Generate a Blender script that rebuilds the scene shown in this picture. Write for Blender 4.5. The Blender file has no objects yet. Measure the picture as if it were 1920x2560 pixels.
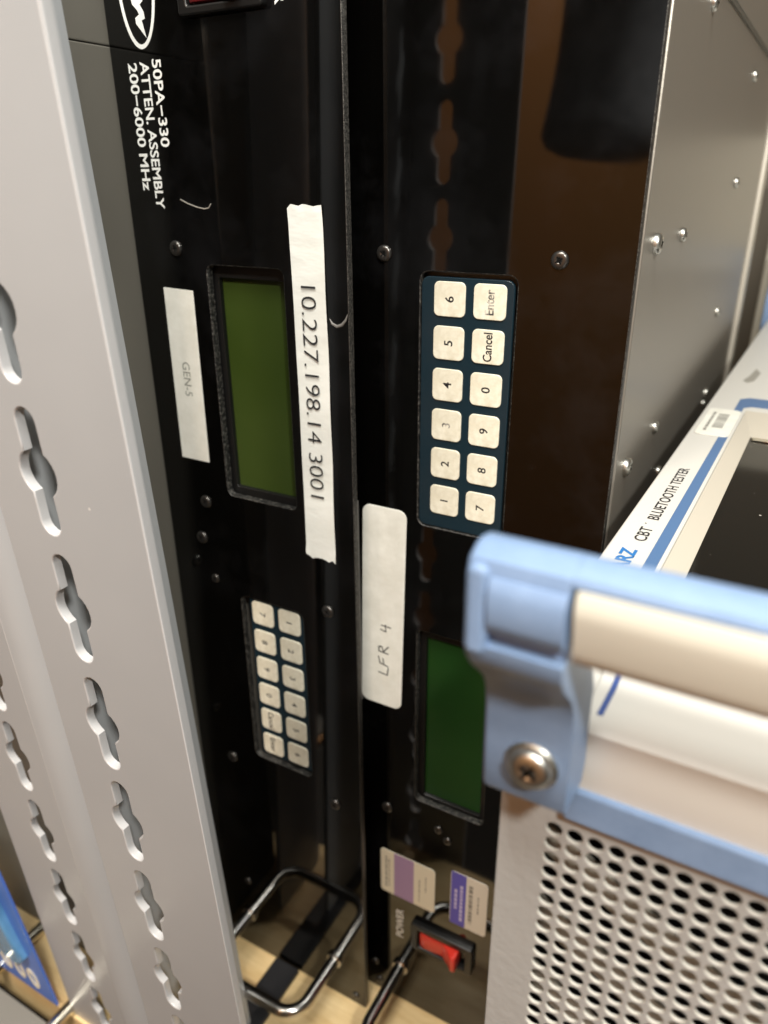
import bpy, bmesh, math, random
from mathutils import Vector, Matrix
random.seed(7)
C = bpy.context.scene.collection
sc = bpy.context.scene

# ---------------------------------------------------------------- camera, light, exposure
S = 0.01            # one model unit (about 0.77 mm) -> 0.01 Blender units
ZT = 481.0          # height of the lens above the table top, in model units


def W(X, Zd, D):
    """X to the right along the panels, Zd down from the lens, D into the scene."""
    return Vector((X * S, D * S, (ZT - Zd) * S))


def V(x, zd, d):
    return Vector((x, d, -zd))


cam = bpy.data.cameras.new('camera')
cam.sensor_fit = 'VERTICAL'
cam.sensor_height = 36.0
cam.lens = 1889.6 / 2560 * 36.0
cam.clip_start = 0.01
cam.clip_end = 200
co = bpy.data.objects.new('camera', cam)
C.objects.link(co)
right, down, fwd = V(0.87265, 0.0062, 0.4883), V(0.192, 0.9146, -0.3549), V(-0.449, 0.4044, 0.7966)
fwd.normalize()
right = (right - fwd * right.dot(fwd)).normalized()
dn = fwd.cross(right).normalized()
if dn.dot(down) < 0:
    dn = -dn
m = Matrix((right, -dn, -fwd)).transposed().to_4x4()
m.translation = W(0, 0, 0)
co.matrix_world = m
cam.dof.use_dof = True
cam.dof.focus_distance = 2.82
cam.dof.aperture_fstop = 0.84
sc.camera = co

world = bpy.data.worlds.new('World')
sc.world = world
world.use_nodes = True
bg = world.node_tree.nodes['Background']
bg.inputs[0].default_value = (1.0, 0.93, 0.84, 1)
bg.inputs[1].default_value = 0.06


def area(name, loc, target, size, power, color, size_y=None):
    l = bpy.data.lights.new(name, 'AREA')
    l.energy = power
    l.color = color
    l.size = size
    if size_y:
        l.shape = 'RECTANGLE'
        l.size_y = size_y
    o = bpy.data.objects.new(name, l)
    C.objects.link(o)
    o.location = loc
    o.rotation_euler = (Vector(target) - Vector(loc)).to_track_quat('-Z', 'Y').to_euler()
    return o


area('ceiling_lamp', (3.5, -2.6, 9.4), (-1.3, 2.0, 2.6), 0.7, 720, (1.0, 0.99, 0.92))
area('wide_ceiling_lamp', (0.0, -1.9, 13.5), (-1.0, 2.0, 2.6), 3.4, 1420, (1.0, 0.985, 0.91))
area('wall_fill', (-3.0, -4.6, 12.0), (-2.5, -7.3, 6.5), 1.6, 1500, (1.0, 0.92, 0.80))  # added fill that brightens the wood wall mirrored in the right panel

sc.view_settings.view_transform = 'Standard'
sc.view_settings.look = 'None'
sc.view_settings.exposure = 0.0
sc.view_settings.gamma = 1.0

# ---------------------------------------------------------------- materials


def mat(name, color, rough=0.5, metal=0.0, spec=0.5, coat=0.0, coat_rough=0.05):
    m = bpy.data.materials.new(name)
    m.use_nodes = True
    b = m.node_tree.nodes['Principled BSDF']
    b.inputs['Base Color'].default_value = (*color, 1)
    b.inputs['Roughness'].default_value = rough
    b.inputs['Metallic'].default_value = metal
    b.inputs['Specular IOR Level'].default_value = spec
    b.inputs['Coat Weight'].default_value = coat
    b.inputs['Coat Roughness'].default_value = coat_rough
    return m


def nodes(m):
    return m.node_tree.nodes, m.node_tree.links, m.node_tree.nodes['Principled BSDF']


def noise(m, scale, detail=3, rough=0.6, stretch=(1, 1, 1)):
    n, l, b = nodes(m)
    tc = n.new('ShaderNodeTexCoord')
    mp = n.new('ShaderNodeMapping')
    mp.inputs['Scale'].default_value = stretch
    t = n.new('ShaderNodeTexNoise')
    t.inputs['Scale'].default_value = scale
    t.inputs['Detail'].default_value = detail
    t.inputs['Roughness'].default_value = rough
    l.new(tc.outputs['Object'], mp.inputs[0])
    l.new(mp.outputs[0], t.inputs['Vector'])
    return t.outputs['Fac']


def ramp(m, fac, p0, c0, p1, c1):
    n, l, b = nodes(m)
    r = n.new('ShaderNodeValToRGB')
    r.color_ramp.elements[0].position = p0
    r.color_ramp.elements[0].color = (*c0, 1)
    r.color_ramp.elements[1].position = p1
    r.color_ramp.elements[1].color = (*c1, 1)
    l.new(fac, r.inputs[0])
    return r.outputs[0]


def mix(m, fac, a, b_):
    n, l, b = nodes(m)
    x = n.new('ShaderNodeMix')
    x.data_type = 'RGBA'
    l.new(fac, x.inputs['Factor'])
    if isinstance(a, tuple):
        x.inputs['A'].default_value = (*a, 1)
    else:
        l.new(a, x.inputs['A'])
    if isinstance(b_, tuple):
        x.inputs['B'].default_value = (*b_, 1)
    else:
        l.new(b_, x.inputs['B'])
    return x.outputs['Result']


def bump(m, fac, strength, dist=0.002):
    n, l, b = nodes(m)
    u = n.new('ShaderNodeBump')
    u.inputs['Strength'].default_value = strength
    u.inputs['Distance'].default_value = dist
    l.new(fac, u.inputs['Height'])
    l.new(u.outputs[0], b.inputs['Normal'])


def col(m, out):
    n, l, b = nodes(m)
    l.new(out, b.inputs['Base Color'])


def g(v):
    return (v, v, v)


def specks(m, base, dust=(0.35, 0.34, 0.32), scale=38.0, size=0.055, keep=0.80):
    """dust: tiny irregular light dots scattered over a dark surface"""
    n, l, b = nodes(m)
    tc = n.new('ShaderNodeTexCoord')
    warp = n.new('ShaderNodeTexNoise')
    warp.inputs['Scale'].default_value = 60
    add = n.new('ShaderNodeMixRGB')
    add.blend_type = 'ADD'
    add.inputs[0].default_value = 0.012
    l.new(tc.outputs['Object'], warp.inputs['Vector'])
    l.new(tc.outputs['Object'], add.inputs[1])
    l.new(warp.outputs['Color'], add.inputs[2])
    v = n.new('ShaderNodeTexVoronoi')
    v.inputs['Scale'].default_value = scale / 4
    l.new(add.outputs[0], v.inputs['Vector'])
    lt = n.new('ShaderNodeMath')
    lt.operation = 'LESS_THAN'
    sep = n.new('ShaderNodeSeparateColor')
    l.new(v.outputs['Color'], sep.inputs[0])
    sz = n.new('ShaderNodeMath')
    sz.operation = 'MULTIPLY'
    sz.inputs[1].default_value = size * 3.0
    l.new(sep.outputs[1], sz.inputs[0])
    l.new(sz.outputs[0], lt.inputs[1])
    l.new(v.outputs['Distance'], lt.inputs[0])
    gt = n.new('ShaderNodeMath')
    gt.operation = 'GREATER_THAN'
    gt.inputs[1].default_value = keep
    l.new(sep.outputs[0], gt.inputs[0])
    mu = n.new('ShaderNodeMath')
    mu.operation = 'MULTIPLY'
    l.new(lt.outputs[0], mu.inputs[0])
    l.new(gt.outputs[0], mu.inputs[1])
    c = mix(m, mu.outputs[0], base, dust)
    col(m, c)
    return mu.outputs[0]


M = {}
# glossy black paint of the two rack panels: smudges in the gloss, dust on top
M['black'] = mat('glossy_black_paint', (0.0014, 0.0012, 0.0011), 0.03, spec=0.62)
specks(M['black'], ramp(M['black'], noise(M['black'], 0.8, 6, 0.7), 0.5, (0.0011, 0.001, 0.0009), 0.78, (0.009, 0.009, 0.010)), dust=(0.34, 0.33, 0.31), scale=72, size=0.03, keep=0.35)
n_, l_, b_ = nodes(M['black'])
sm = ramp(M['black'], noise(M['black'], 1.3, 5, 0.65), 0.45, g(0.035), 0.8, g(0.11))
l_.new(sm, b_.inputs['Roughness'])
M['black_edge'] = mat('bare_panel_edge', (0.13, 0.12, 0.11), 0.42, metal=0.5)
f = noise(M['black_edge'], 220, 2)
col(M['black_edge'], ramp(M['black_edge'], f, 0.42, (0.006, 0.006, 0.006), 0.7, (0.17, 0.16, 0.145)))
M['cut'] = mat('milled_cutout_wall', (0.03, 0.028, 0.026), 0.45)
f = noise(M['cut'], 70, 3)
col(M['cut'], ramp(M['cut'], f, 0.45, (0.006, 0.006, 0.006), 0.75, (0.10, 0.095, 0.085)))
bump(M['cut'], f, 0.6, 0.01)
M['satin_black'] = mat('satin_black_plastic', (0.005, 0.005, 0.005), 0.38)
bump(M['satin_black'], noise(M['satin_black'], 60, 2), 0.15, 0.004)
M['screw'] = mat('black_oxide_screw', (0.10, 0.095, 0.09), 0.28, metal=0.85)
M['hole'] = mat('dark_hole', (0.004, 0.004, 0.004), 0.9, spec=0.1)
M['white_ink'] = mat('white_ink', (0.80, 0.80, 0.77), 0.45)
M['black_ink'] = mat('black_ink', (0.02, 0.02, 0.022), 0.5)
M['grey_ink'] = mat('worn_grey_ink', (0.25, 0.25, 0.22), 0.6)
M['worn_key_ink'] = mat('half_worn_ink', (0.05, 0.05, 0.05), 0.5)
f = noise(M['worn_key_ink'], 22, 3)
col(M['worn_key_ink'], ramp(M['worn_key_ink'], f, 0.42, (0.05, 0.05, 0.05), 0.66, (0.66, 0.62, 0.54)))
M['keypad'] = mat('dark_teal_keypad', (0.009, 0.021, 0.030), 0.16, spec=0.5)
specks(M['keypad'], (0.009, 0.021, 0.030), dust=(0.3, 0.32, 0.32), scale=50, size=0.035, keep=0.75)
M['key'] = mat('cream_key', (0.74, 0.70, 0.58), 0.42)
f = noise(M['key'], 16, 4, 0.7)
col(M['key'], ramp(M['key'], f, 0.35, (0.62, 0.575, 0.45), 0.68, (0.78, 0.745, 0.63)))
bump(M['key'], noise(M['key'], 6, 3), 0.35, 0.02)
M['paper'] = mat('white_label_paper', (0.78, 0.78, 0.72), 0.6)
f = noise(M['paper'], 9, 4, 0.7)
col(M['paper'], ramp(M['paper'], f, 0.3, (0.70, 0.69, 0.62), 0.7, (0.82, 0.81, 0.75)))
bump(M['paper'], noise(M['paper'], 8, 2, 0.4), 0.25, 0.02)
M['paper_crease'] = mat('creased_label_tape', (0.80, 0.80, 0.76), 0.35)
f = noise(M['paper_crease'], 3.0, 4, 0.6, (1, 1, 2.2))
col(M['paper_crease'], ramp(M['paper_crease'], f, 0.3, (0.74, 0.74, 0.69), 0.7, (0.84, 0.84, 0.80)))
bump(M['paper_crease'], f, 0.22, 0.03)
M['lcd_l'] = mat('olive_display_glass', (0.040, 0.068, 0.010), 0.16, spec=0.4)
col(M['lcd_l'], ramp(M['lcd_l'], noise(M['lcd_l'], 1.2, 3), 0.3, (0.023, 0.039, 0.006), 0.75, (0.036, 0.055, 0.012)))
M['lcd_r'] = mat('green_display_glass', (0.011, 0.044, 0.009), 0.14, spec=0.4)
specks(M['lcd_r'], ramp(M['lcd_r'], noise(M['lcd_r'], 0.9, 4), 0.35, (0.009, 0.038, 0.007), 0.7, (0.016, 0.054, 0.012)), dust=(0.2, 0.25, 0.18), scale=60, size=0.03, keep=0.7)
M['red'] = mat('red_rocker', (0.62, 0.035, 0.022), 0.25)
M['post'] = mat('grey_powder_coat', (0.48, 0.445, 0.42), 0.32, spec=0.5)
f = noise(M['post'], 1.0, 3)
specks(M['post'], ramp(M['post'], f, 0.3, (0.36, 0.37, 0.385), 0.7, (0.395, 0.405, 0.42)), dust=(0.75, 0.73, 0.70), scale=30, size=0.022, keep=0.8)
bump(M['post'], noise(M['post'], 60, 2), 0.05, 0.004)
M['post_edge'] = mat('glossy_coated_slot_edge', (0.47, 0.47, 0.48), 0.22, spec=0.7)
bump(M['post_edge'], noise(M['post_edge'], 60, 2), 0.08, 0.004)
M['enclosure'] = mat('satin_grey_enclosure', (0.30, 0.275, 0.24), 0.36, metal=0.5)
bump(M['enclosure'], noise(M['enclosure'], 50, 2), 0.04, 0.01)
M['cabinet'] = mat('dark_olive_grey_cabinet', (0.125, 0.116, 0.098), 0.5)
bump(M['cabinet'], noise(M['cabinet'], 30, 2), 0.06, 0.01)
M['nickel'] = mat('nickel_screw', (0.62, 0.62, 0.58), 0.36, metal=1.0)
M['steel'] = mat('polished_steel', (0.70, 0.66, 0.56), 0.14, metal=1.0)
M['chrome'] = mat('dark_chrome_rod', (0.48, 0.47, 0.45), 0.2, metal=1.0)
M['blue'] = mat('light_blue_plastic', (0.24, 0.355, 0.56), 0.42, spec=0.45)
f = noise(M['blue'], 9, 5, 0.7)
col(M['blue'], ramp(M['blue'], f, 0.3, (0.19, 0.285, 0.46), 0.7, (0.235, 0.34, 0.53)))
bump(M['blue'], noise(M['blue'], 110, 2), 0.12, 0.004)
M['blue_print'] = mat('slate_blue_print', (0.075, 0.15, 0.30), 0.45)
M['logo_blue'] = mat('logo_blue_print', (0.02, 0.15, 0.42), 0.45)
M['cream'] = mat('cream_grip_plastic', (0.63, 0.615, 0.54), 0.42)
bump(M['cream'], noise(M['cream'], 100, 2), 0.08, 0.004)
M['body'] = mat('warm_white_front', (0.60, 0.585, 0.55), 0.42)
f = specks(M['body'], (0.60, 0.585, 0.55), dust=(0.42, 0.36, 0.30), scale=30, size=0.05, keep=0.85)
M['sheet'] = mat('textured_grey_sheet', (0.405, 0.41, 0.405), 0.50)
f = noise(M['sheet'], 34, 3, 0.55)
bump(M['sheet'], f, 0.2, 0.01)
f2 = specks(M['sheet'], (0.405, 0.41, 0.405), dust=(0.75, 0.72, 0.66), scale=16, size=0.035, keep=0.75)
M['hole_rim'] = mat('coated_hole_rim', (0.58, 0.56, 0.51), 0.4)
M['inner'] = mat('galvanised_inner_bracket', (0.36, 0.34, 0.29), 0.5, metal=0.2)
M['glass'] = mat('black_screen', (0.004, 0.004, 0.0035), 0.06, spec=0.25)
specks(M['glass'], (0.004, 0.004, 0.0035), dust=(0.4, 0.38, 0.34), scale=60, size=0.03, keep=0.45)
M['grey_print'] = mat('grey_print', (0.22, 0.21, 0.19), 0.5)
M['purple'] = mat('lilac_print', (0.40, 0.27, 0.45), 0.5)
M['violet'] = mat('violet_print', (0.10, 0.085, 0.43), 0.5)
M['cream_paper'] = mat('cream_paper', (0.80, 0.75, 0.60), 0.5)
M['grey_paper'] = mat('silver_grey_paper', (0.66, 0.62, 0.54), 0.4)
M['card'] = mat('blue_package_card', (0.07, 0.16, 0.55), 0.3)
M['card_light'] = mat('light_blue_blister', (0.16, 0.36, 0.66), 0.2, coat=0.6)
f = noise(M['card_light'], 2.5, 3, 0.5, (1, 1, 0.6))
col(M['card_light'], ramp(M['card_light'], f, 0.40, (0.05, 0.16, 0.30), 0.6, (0.18, 0.42, 0.75)))
M['table'] = mat('oak_veneer', (0.55, 0.37, 0.17), 0.42)
f = noise(M['table'], 2.0, 6, 0.65, (1.0, 6.0, 1.0))
col(M['table'], ramp(M['table'], f, 0.3, (0.62, 0.43, 0.20), 0.72, (0.86, 0.66, 0.37)))
M['wood_wall'] = mat('brown_wood_panel', (0.46, 0.205, 0.075), 0.5)
f = noise(M['wood_wall'], 0.25, 4, 0.6, (1, 1, 0.25))
col(M['wood_wall'], ramp(M['wood_wall'], f, 0.3, (0.42, 0.20, 0.065), 0.7, (0.50, 0.215, 0.08)))
M['cloth'] = mat('dark_blue_grey_cloth', (0.105, 0.11, 0.12), 0.85)
f = noise(M['cloth'], 1.6, 5, 0.65)
col(M['cloth'], ramp(M['cloth'], f, 0.35, (0.22, 0.225, 0.24), 0.7, (0.52, 0.52, 0.55)))
M['backwall'] = mat('warm_grey_wall', (0.22, 0.19, 0.15), 0.8)
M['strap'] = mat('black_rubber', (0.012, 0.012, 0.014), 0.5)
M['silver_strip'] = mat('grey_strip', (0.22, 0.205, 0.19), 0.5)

# ---------------------------------------------------------------- object helpers


def link(name, me, parent=None):
    o = bpy.data.objects.new(name, me)
    C.objects.link(o)
    if parent is not None:
        o.parent = parent
    return o


def org(parent):
    v = Vector((0, 0, 0))
    while parent is not None:
        v += parent.location
        parent = parent.parent
    return v


def finish(name, bm, mats, parent=None, smooth=False, origin=None):
    """turn world-space bmesh into one mesh object under parent"""
    base = org(parent)
    o0 = origin if origin is not None else base
    bmesh.ops.translate(bm, verts=bm.verts, vec=-o0)
    for e in bm.edges:
        if len(e.link_faces) == 2 and e.calc_face_angle(0) > math.radians(42):
            e.smooth = False
    me = bpy.data.meshes.new(name)
    bm.to_mesh(me)
    bm.free()
    for x in (mats if isinstance(mats, (list, tuple)) else [mats]):
        me.materials.append(x)
    if smooth:
        for p in me.polygons:
            p.use_smooth = True
    o = link(name, me, parent)
    o.location = o0 - base
    return o


def thing(name, label, cat, base, group=None):
    o = bpy.data.objects.new(name, None)
    o.empty_display_size = 0.2
    C.objects.link(o)
    o.location = base
    o['label'] = label
    o['category'] = cat
    if group:
        o['group'] = group
    return o


def tag(o, label, cat, group=None):
    o['label'] = label
    o['category'] = cat
    if group:
        o['group'] = group


def bmbox(bm, x0, x1, z0, z1, d0, d1, bevel=0.0, seg=2, mi=0, fn=None):
    fn = fn or W
    vs = [bm.verts.new(fn(x, z, d)) for x in (x0, x1) for z in (z0, z1) for d in (d0, d1)]
    q = [(0, 1, 3, 2), (4, 6, 7, 5), (0, 4, 5, 1), (2, 3, 7, 6), (0, 2, 6, 4), (1, 5, 7, 3)]
    fs = [bm.faces.new([vs[i] for i in a]) for a in q]
    for f in fs:
        f.material_index = mi
    bmesh.ops.recalc_face_normals(bm, faces=fs)
    if bevel > 0:
        es = list({e for f in fs for e in f.edges})
        r = bmesh.ops.bevel(bm, geom=es, offset=bevel * S, segments=seg, profile=0.5, affect='EDGES')
        for f in r['faces']:
            f.material_index = mi
            f.smooth = True
    return fs


def box(name, dims, m, parent=None, bevel=0.0, seg=2, fn=None):
    bm = bmesh.new()
    bmbox(bm, *dims, bevel=bevel, seg=seg, fn=fn)
    return finish(name, bm, m, parent)


def rrect(x0, x1, z0, z1, r, n=5):
    pts = []
    r = min(r, (x1 - x0) / 2 - 1e-3, (z1 - z0) / 2 - 1e-3)
    for cx, cz, a0 in ((x1 - r, z0 + r, -90), (x1 - r, z1 - r, 0), (x0 + r, z1 - r, 90), (x0 + r, z0 + r, 180)):
        for i in range(n + 1):
            a = math.radians(a0 + 90 * i / n)
            pts.append((cx + r * math.cos(a), cz + r * math.sin(a)))
    return pts


def circle(cx, cz, r, n=20):
    return [(cx + r * math.cos(2 * math.pi * i / n), cz + r * math.sin(2 * math.pi * i / n)) for i in range(n)]


def offset(loop, d):
    """offset a counter-clockwise (u,v) loop outward by d"""
    n = len(loop)
    a = sum(loop[i][0] * loop[(i + 1) % n][1] - loop[(i + 1) % n][0] * loop[i][1] for i in range(n))
    sgn = 1 if a > 0 else -1
    out = []
    for i in range(n):
        p, q, r = Vector(loop[i - 1]), Vector(loop[i]), Vector(loop[(i + 1) % n])
        e1, e2 = (q - p), (r - q)
        if e1.length < 1e-9 or e2.length < 1e-9:
            out.append(tuple(q))
            continue
        n1 = Vector((e1.y, -e1.x)).normalized() * sgn
        n2 = Vector((e2.y, -e2.x)).normalized() * sgn
        nn = (n1 + n2)
        nn = nn / max(0.35, nn.length) if nn.length > 1e-6 else n1
        k = d / max(0.5, nn.dot(n1))
        out.append((q.x + nn.x * k, q.y + nn.y * k))
    return out


def plate(bm, outer, holes, d0, d1, ch=0.3, fn=None, hole_ch=None, mi=0, mi_outer=0, mi_hole=0, front_only=False):
    """flat plate in the (X, Zd) plane from depth d0 (front) to d1 with real holes and rounded edges"""
    fn = fn or W
    hole_ch = ch if hole_ch is None else hole_ch
    loops = [(outer, -ch, mi_outer, ch)] + [(h, hole_ch, mi_hole, hole_ch) for h in holes]
    rings_front, rings_back = [], []
    o0_ = fn(0, 0, d0)
    nrm = (fn(1, 0, d0) - o0_).cross(fn(0, 1, d0) - o0_).normalized()
    for loop, off, mwall, c in loops:
        prof = []
        k = 3 if c > 0 else 0
        for i in range(k):
            t = math.pi / 2 * i / k
            prof.append((off * (1 - math.sin(t)) if True else 0, d0 + c * (1 - math.cos(t))))
        prof.append((0.0, d0 + c))
        if c <= 0:
            prof = [(0.0, d0)]
        if not front_only:
            prof.append((0.0, d1))
        rows = []
        for o_, d in prof:
            lp = offset(loop, o_) if abs(o_) > 1e-9 else loop
            rows.append([bm.verts.new(fn(u, v, d)) for u, v in lp])
        n = len(loop)
        for a, b in zip(rows[:-1], rows[1:]):
            for i in range(n):
                f = bm.faces.new((a[i], a[(i + 1) % n], b[(i + 1) % n], b[i]))
                f.material_index = mwall
                f.smooth = True
        rings_front.append(rows[0])
        rings_back.append(rows[-1])
    for rings in ([rings_front] if front_only else [rings_front, rings_back]):
        es = []
        for r in rings:
            n = len(r)
            for i in range(n):
                e = bm.edges.get((r[i], r[(i + 1) % n])) or bm.edges.new((r[i], r[(i + 1) % n]))
                e.smooth = False
                es.append(e)
        res = bmesh.ops.triangle_fill(bm, use_beauty=True, use_dissolve=False, edges=es, normal=nrm)
        for f in res['geom']:
            if isinstance(f, bmesh.types.BMFace):
                f.material_index = mi
    bmesh.ops.recalc_face_normals(bm, faces=bm.faces[:])


def plate_obj(name, outer, holes, d0, d1, mats, parent, **k):
    bm = bmesh.new()
    plate(bm, outer, holes, d0, d1, **k)
    o = finish(name, bm, mats, parent)
    return o


def text_mesh(s, bold=0.0):
    cu = bpy.data.curves.new('t', 'FONT')
    cu.body = s
    cu.size = 1.0
    cu.offset = bold
    cu.resolution_u = 4
    o = bpy.data.objects.new('t', cu)
    C.objects.link(o)
    dg = bpy.context.evaluated_depsgraph_get()
    me = bpy.data.meshes.new_from_object(o.evaluated_get(dg))
    bpy.data.objects.remove(o)
    bpy.data.curves.remove(cu)
    return me


def add_text(bm, s, start, uvec, vvec, length, height, fn=None, bold=0.0, mi=0, slant=0.0):
    """write s: start = (X,Zd,D) of the baseline start, uvec reading direction, vvec letter-up direction"""
    fn = fn or W
    me = text_mesh(s, bold)
    xs = [v.co.x for v in me.vertices]
    ref = text_mesh('H', bold)
    hh = max(v.co.y for v in ref.vertices)
    x0, x1 = min(xs), max(xs)
    k = (height / hh) if length is None else length / (x1 - x0)
    length = k * (x1 - x0)
    vs = []
    for v in me.vertices:
        a = (v.co.x - x0) * k + slant * v.co.y * height / hh
        b = v.co.y * height / hh
        p = [start[i] + uvec[i] * a + vvec[i] * b for i in range(3)]
        vs.append(bm.verts.new(fn(*p)))
    for p in me.polygons:
        try:
            f = bm.faces.new([vs[i] for i in p.vertices])
            f.material_index = mi
        except ValueError:
            pass
    bpy.data.meshes.remove(me)
    bpy.data.meshes.remove(ref)


def text_obj(name, lines, m, parent, fn=None):
    bm = bmesh.new()
    for a in lines:
        add_text(bm, *a[:6], fn=fn, **(a[6] if len(a) > 6 else {}))
    o = finish(name, bm, m, parent)
    o['kind'] = 'stuff'
    return o


DOWN, UP = ((0, 1, 0), (1, 0, 0)), ((0, -1, 0), (-1, 0, 0))   # (reading, letter-up) on the two panels


def tube(bm, pts, r, n=12, cap=True, mi=0):
    pts = [Vector(p) for p in pts]
    rr = r if isinstance(r, (list, tuple)) else [r] * len(pts)
    prev = None
    rings = []
    up = Vector((0.13, 0.2, 1)).normalized()
    for i, p in enumerate(pts):
        t = (pts[min(i + 1, len(pts) - 1)] - pts[max(i - 1, 0)]).normalized()
        a = up - t * up.dot(t)
        if a.length < 1e-3:
            a = Vector((1, 0, 0)) - t * t.x
        a.normalize()
        up = a
        b = t.cross(a)
        rings.append([bm.verts.new(p + (a * math.cos(2 * math.pi * k / n) + b * math.sin(2 * math.pi * k / n)) * rr[i]) for k in range(n)])
    for A, B in zip(rings[:-1], rings[1:]):
        for k in range(n):
            f = bm.faces.new((A[k], A[(k + 1) % n], B[(k + 1) % n], B[k]))
            f.smooth = True
            f.material_index = mi
    if cap:
        for r_ in (rings[0], rings[-1]):
            f = bm.faces.new(r_)
            f.material_index = mi
    bmesh.ops.recalc_face_normals(bm, faces=bm.faces[:])


def lathe(bm, prof, center, axis, n=24, mi=0):
    """prof: (radius, height along axis)"""
    axis = Vector(axis).normalized()
    a = axis.orthogonal().normalized()
    b = axis.cross(a)
    rings = []
    for r, h in prof:
        if r < 1e-6:
            rings.append([bm.verts.new(center + axis * h)])
        else:
            rings.append([bm.verts.new(center + axis * h + (a * math.cos(2 * math.pi * k / n) + b * math.sin(2 * math.pi * k / n)) * r) for k in range(n)])
    for A, B in zip(rings[:-1], rings[1:]):
        for k in range(n):
            q = []
            for v in (A[k % len(A)], A[(k + 1) % len(A)], B[(k + 1) % len(B)], B[k % len(B)]):
                if v not in q:
                    q.append(v)
            if len(q) > 2:
                f = bm.faces.new(q)
                f.smooth = True
                f.material_index = mi
    bmesh.ops.recalc_face_normals(bm, faces=bm.faces[:])


def screw_mesh(name, r, h, m, axis, slot='cross', rot=0.3):
    """pan head with a pressed cross recess, built round its own centre, axis = outward"""
    bm = bmesh.new()
    rs = r * S
    hs = h * S
    lathe(bm, [(rs, 0), (rs * 1.0, hs * .35), (rs * .93, hs * .7), (rs * .72, hs * .95), (rs * .42, hs), (rs * .30, hs * .96), (rs * .12, hs * .45), (0, hs * .40)],
          Vector((0, 0, 0)), axis, 28)
    ax = Vector(axis).normalized()
    a = ax.orthogonal().normalized()
    b = ax.cross(a)
    a2 = a * math.cos(rot) + b * math.sin(rot)
    b2 = ax.cross(a2)
    for u, v in ((a2, b2), (b2, a2)):
        vs = [bm.verts.new(ax * (hs * 1.012) + u * x * rs * .46 + v * y * rs * .085) for x, y in ((-1, -1), (1, -1), (1, 1), (-1, 1))]
        f = bm.faces.new(vs)
        f.material_index = 1
    me = bpy.data.meshes.new(name)
    bm.normal_update()
    bm.to_mesh(me)
    bm.free()
    me.materials.append(m)
    me.materials.append(M['hole'])
    return me


def put(name, me, parent, loc, rot=None):
    o = link(name, me, parent)
    o.location = loc - org(parent)
    if rot:
        o.rotation_euler = rot
    return o


# ---------------------------------------------------------------- the setting
def plane_box(name, dims, m):
    o = box(name, dims, m)
    o['kind'] = 'structure'
    return o


plane_box('table_top', (-900, 700, ZT, ZT + 26, 170, 1000), M['table'])
plane_box('floor', (-2500, 2500, ZT + 700, ZT + 720, -1600, 2500), mat('grey_floor', (0.05, 0.045, 0.04), 0.7))
plane_box('wall', (-1500, 1500, -900, ZT + 700, 1010, 1040), M['backwall'])
plane_box('panelled_wall', (-690, 700, -900, 1180, -760, -730), M['wood_wall'])

# ---------------------------------------------------------------- the two rack units
DL, DR = 263.8, 280.2
SCR = screw_mesh('screw', 3.3, 1.5, M['screw'], (0, -1, 0))
SCR_S = screw_mesh('screw', 2.4, 1.1, M['screw'], (0, -1, 0), rot=0.9)
NICK = screw_mesh('side_screw', 3.9, 2.6, M['nickel'], (1, 0, 0), rot=0.5)
NICK_S = screw_mesh('side_screw', 3.0, 2.0, M['nickel'], (1, 0, 0), rot=1.0)


def wash(me_):
    return me_


def key_object(parent, cx, cz, D, s, axes, txt_len, txt_h, ink, bow):
    """one square membrane key with its printed legend as faces of the same mesh"""
    bm = bmesh.new()
    k = 6.75
    plate(bm, rrect(cx - k, cx + k, cz - k, cz + k, 2.2, 5), [], D - 0.45, D + 0.1, ch=0.25)
    u, v = axes
    if txt_len is None:
        t_ = text_mesh(s)
        h_ = text_mesh('H')
        w_ = (max(q.co.x for q in t_.vertices) - min(q.co.x for q in t_.vertices)) * txt_h / max(q.co.y for q in h_.vertices)
    else:
        w_ = txt_len
    st = [cx, cz, D]
    for i in range(3):
        st[i] -= u[i] * w_ / 2 + v[i] * txt_h / 2
    st[2] = D - 0.52
    add_text(bm, s, st, u, v, txt_len, txt_h, mi=1, bold=0.015)
    return finish('key', bm, [M['key'], ink], parent, origin=W(cx, cz, D))


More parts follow.
